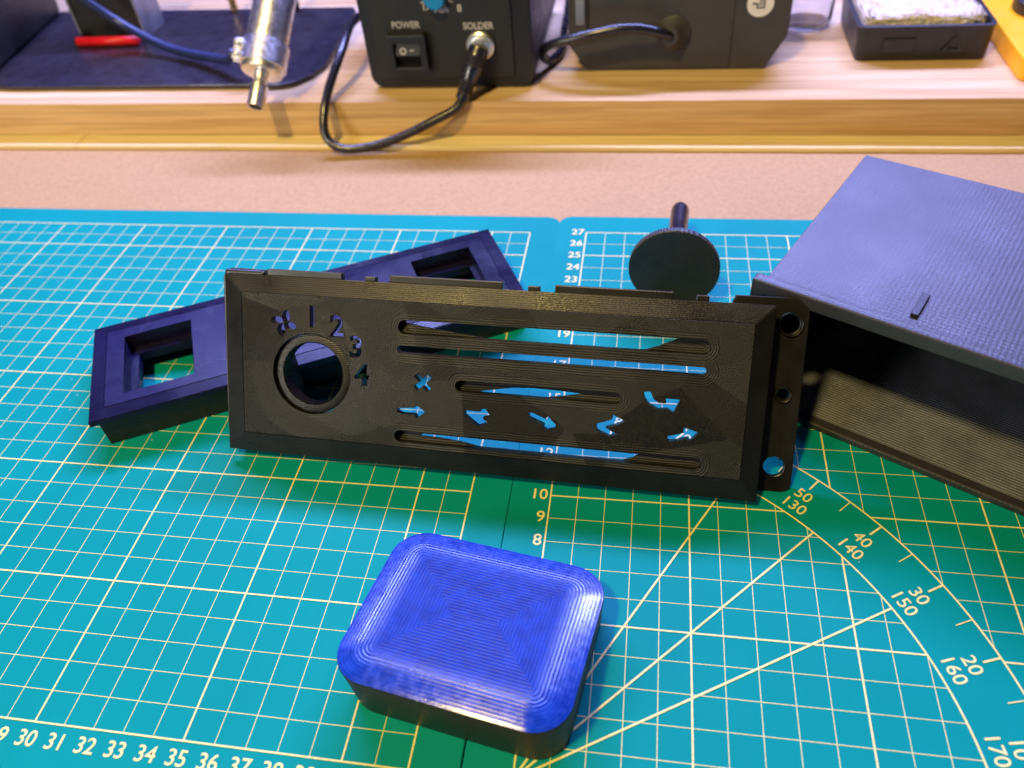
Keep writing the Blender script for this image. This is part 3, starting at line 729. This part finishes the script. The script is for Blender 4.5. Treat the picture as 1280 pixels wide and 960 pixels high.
a = [bm.verts.new(p) for p in ((-.3, .35, .37), (-2.0, 11.5, .37), (-14, 11.5, .37), (-14, -1.0, .37), (-.1, .5, 4.2), (-1.6, 11.5, 4.8), (-14, 11.5, 4.8), (-14, -.6, 4.2))]
for f in ((0, 1, 2, 3), (7, 6, 5, 4), (0, 4, 5, 1), (1, 5, 6, 2), (2, 6, 7, 3), (3, 7, 4, 0)): bm.faces.new([a[k] for k in f])
bmesh.ops.bevel(bm, geom=bm.edges[:], offset=.25, segments=3, affect='EDGES')
from_bm('shell', bm, 'black', bl); box('lid_seam', -13.8, -1.6, 1.5, 11.2, 4.6, 4.9, 'black', bl, .1)

# ------------------------------------------------------------------ hot air gun
e0 = Vector((-19.74, 35.5, 4.93)); e1 = Vector((-19.34, 39, 7.82)); gd = (e1-e0).normalized()
q = Vector((0, 0, 1)).rotation_difference(gd)
hg = thing('hot_air_gun', 'steel hot air gun with narrow nozzle pointing down over the shelf edge', 'hot air gun', mw=Matrix.Translation(e0*S) @ q.to_matrix().to_4x4())
lathe('barrel', [(.25, .05), (1.0, 0), (1.16, .02), (1.2, .1), (1.2, 7.5), (1.0, 7.6)], 'chrome', hg, seg=48)
lathe('nozzle', [(.40, -2.05), (.49, -2.07), (.51, -2.0), (.51, -.75), (.36, -.6), (.34, .04), (.25, .06), (.36, -.6)][:6], 'chrome', hg, seg=32)
lathe('nozzle_shade_disc', [(0, -2.0), (.40, -2.052), (.34, -2.06), (0, -2.06)], 'bore_shade', hg, seg=24)  # dark disc on the closed tip paints the shade inside the nozzle
lathe('nozzle_collar', [(.42, -.02), (.42, -.4), (.36, -.45), (.36, -.02)], 'zinc', hg, seg=28, closed=True)
cb = lathe('clamp', [(1.215, .35), (1.34, .37), (1.34, 1.75), (1.215, 1.77)], 'zinc', hg, seg=48, closed=True)
def gunbox(nm, c, sz, par, m, bev=.03):
    bm = bmesh.new(); bx(bm, c[0]-sz[0]/2, c[0]+sz[0]/2, c[1]-sz[1]/2, c[1]+sz[1]/2, c[2]-sz[2]/2, c[2]+sz[2]/2, bev); return from_bm(nm, bm, m, par)
er = gunbox('clamp_ear', (-1.28, -.62, 1.1), (.75, .14, 1.25), hg, 'zinc'); gunbox('clamp_ear', (-1.34, -.2, 1.0), (.85, .14, 1.05), hg, 'zinc')
lathe('screw', [(0, .32), (.16, .3), (.24, .2), (.25, 0)], 'chrome', er, (-1.36, -.68, 1.4), (0, -1, 0), 20)
lathe('screw', [(0, .26), (.13, .24), (.2, .16), (.2, 0)], 'chrome', er, (-1.36, -.68, .75), (0, -1, 0), 20)
lathe('handle', [(1.0, 7.61), (1.35, 7.7), (1.4, 8.2), (1.3, 12), (1.4, 15), (.6, 15.3)], 'black', hg, seg=36)
bc = tag(tube('air_hose', [(-22.6, 38.2, 5.05), (-23.6, 39.0, 4.35), (-25.95, 40.5, 3.95), (-28.2, 41.6, 3.85), (-30.2, 42.5, 4.05), (-33.1, 43.6, 5.0), (-34.6, 43.2, 6.6), (-35.6, 42.8, 8.4), (-37.5, 43, 11)], .3, 'blue_cable', None), 'thin blue cable curving over the steel base plate behind the red bar', 'cable')

# shelf things scaled up about the camera position to meet the lowered planks
scale_about_camera = Matrix.Translation(Vector((-.0977, .2503, -.776))*S) @ Matrix.Scale(1.0328, 4)
for o in [o for o in bpy.data.objects if o.parent is None and o.name in ('soldering_station', 'soldering_cable', 'power_unit', 'black_cable', 'sponge_tray', 'sponge', 'yellow_case', 'clear_pot', 'gun_stand', 'black_case', 'hot_air_gun', 'air_hose')]:
    o.matrix_basis = scale_about_camera @ o.matrix_basis

for o in bpy.data.objects:
    if o.type == 'MESH' and o.name.startswith('tmp'): bpy.data.objects.remove(o)
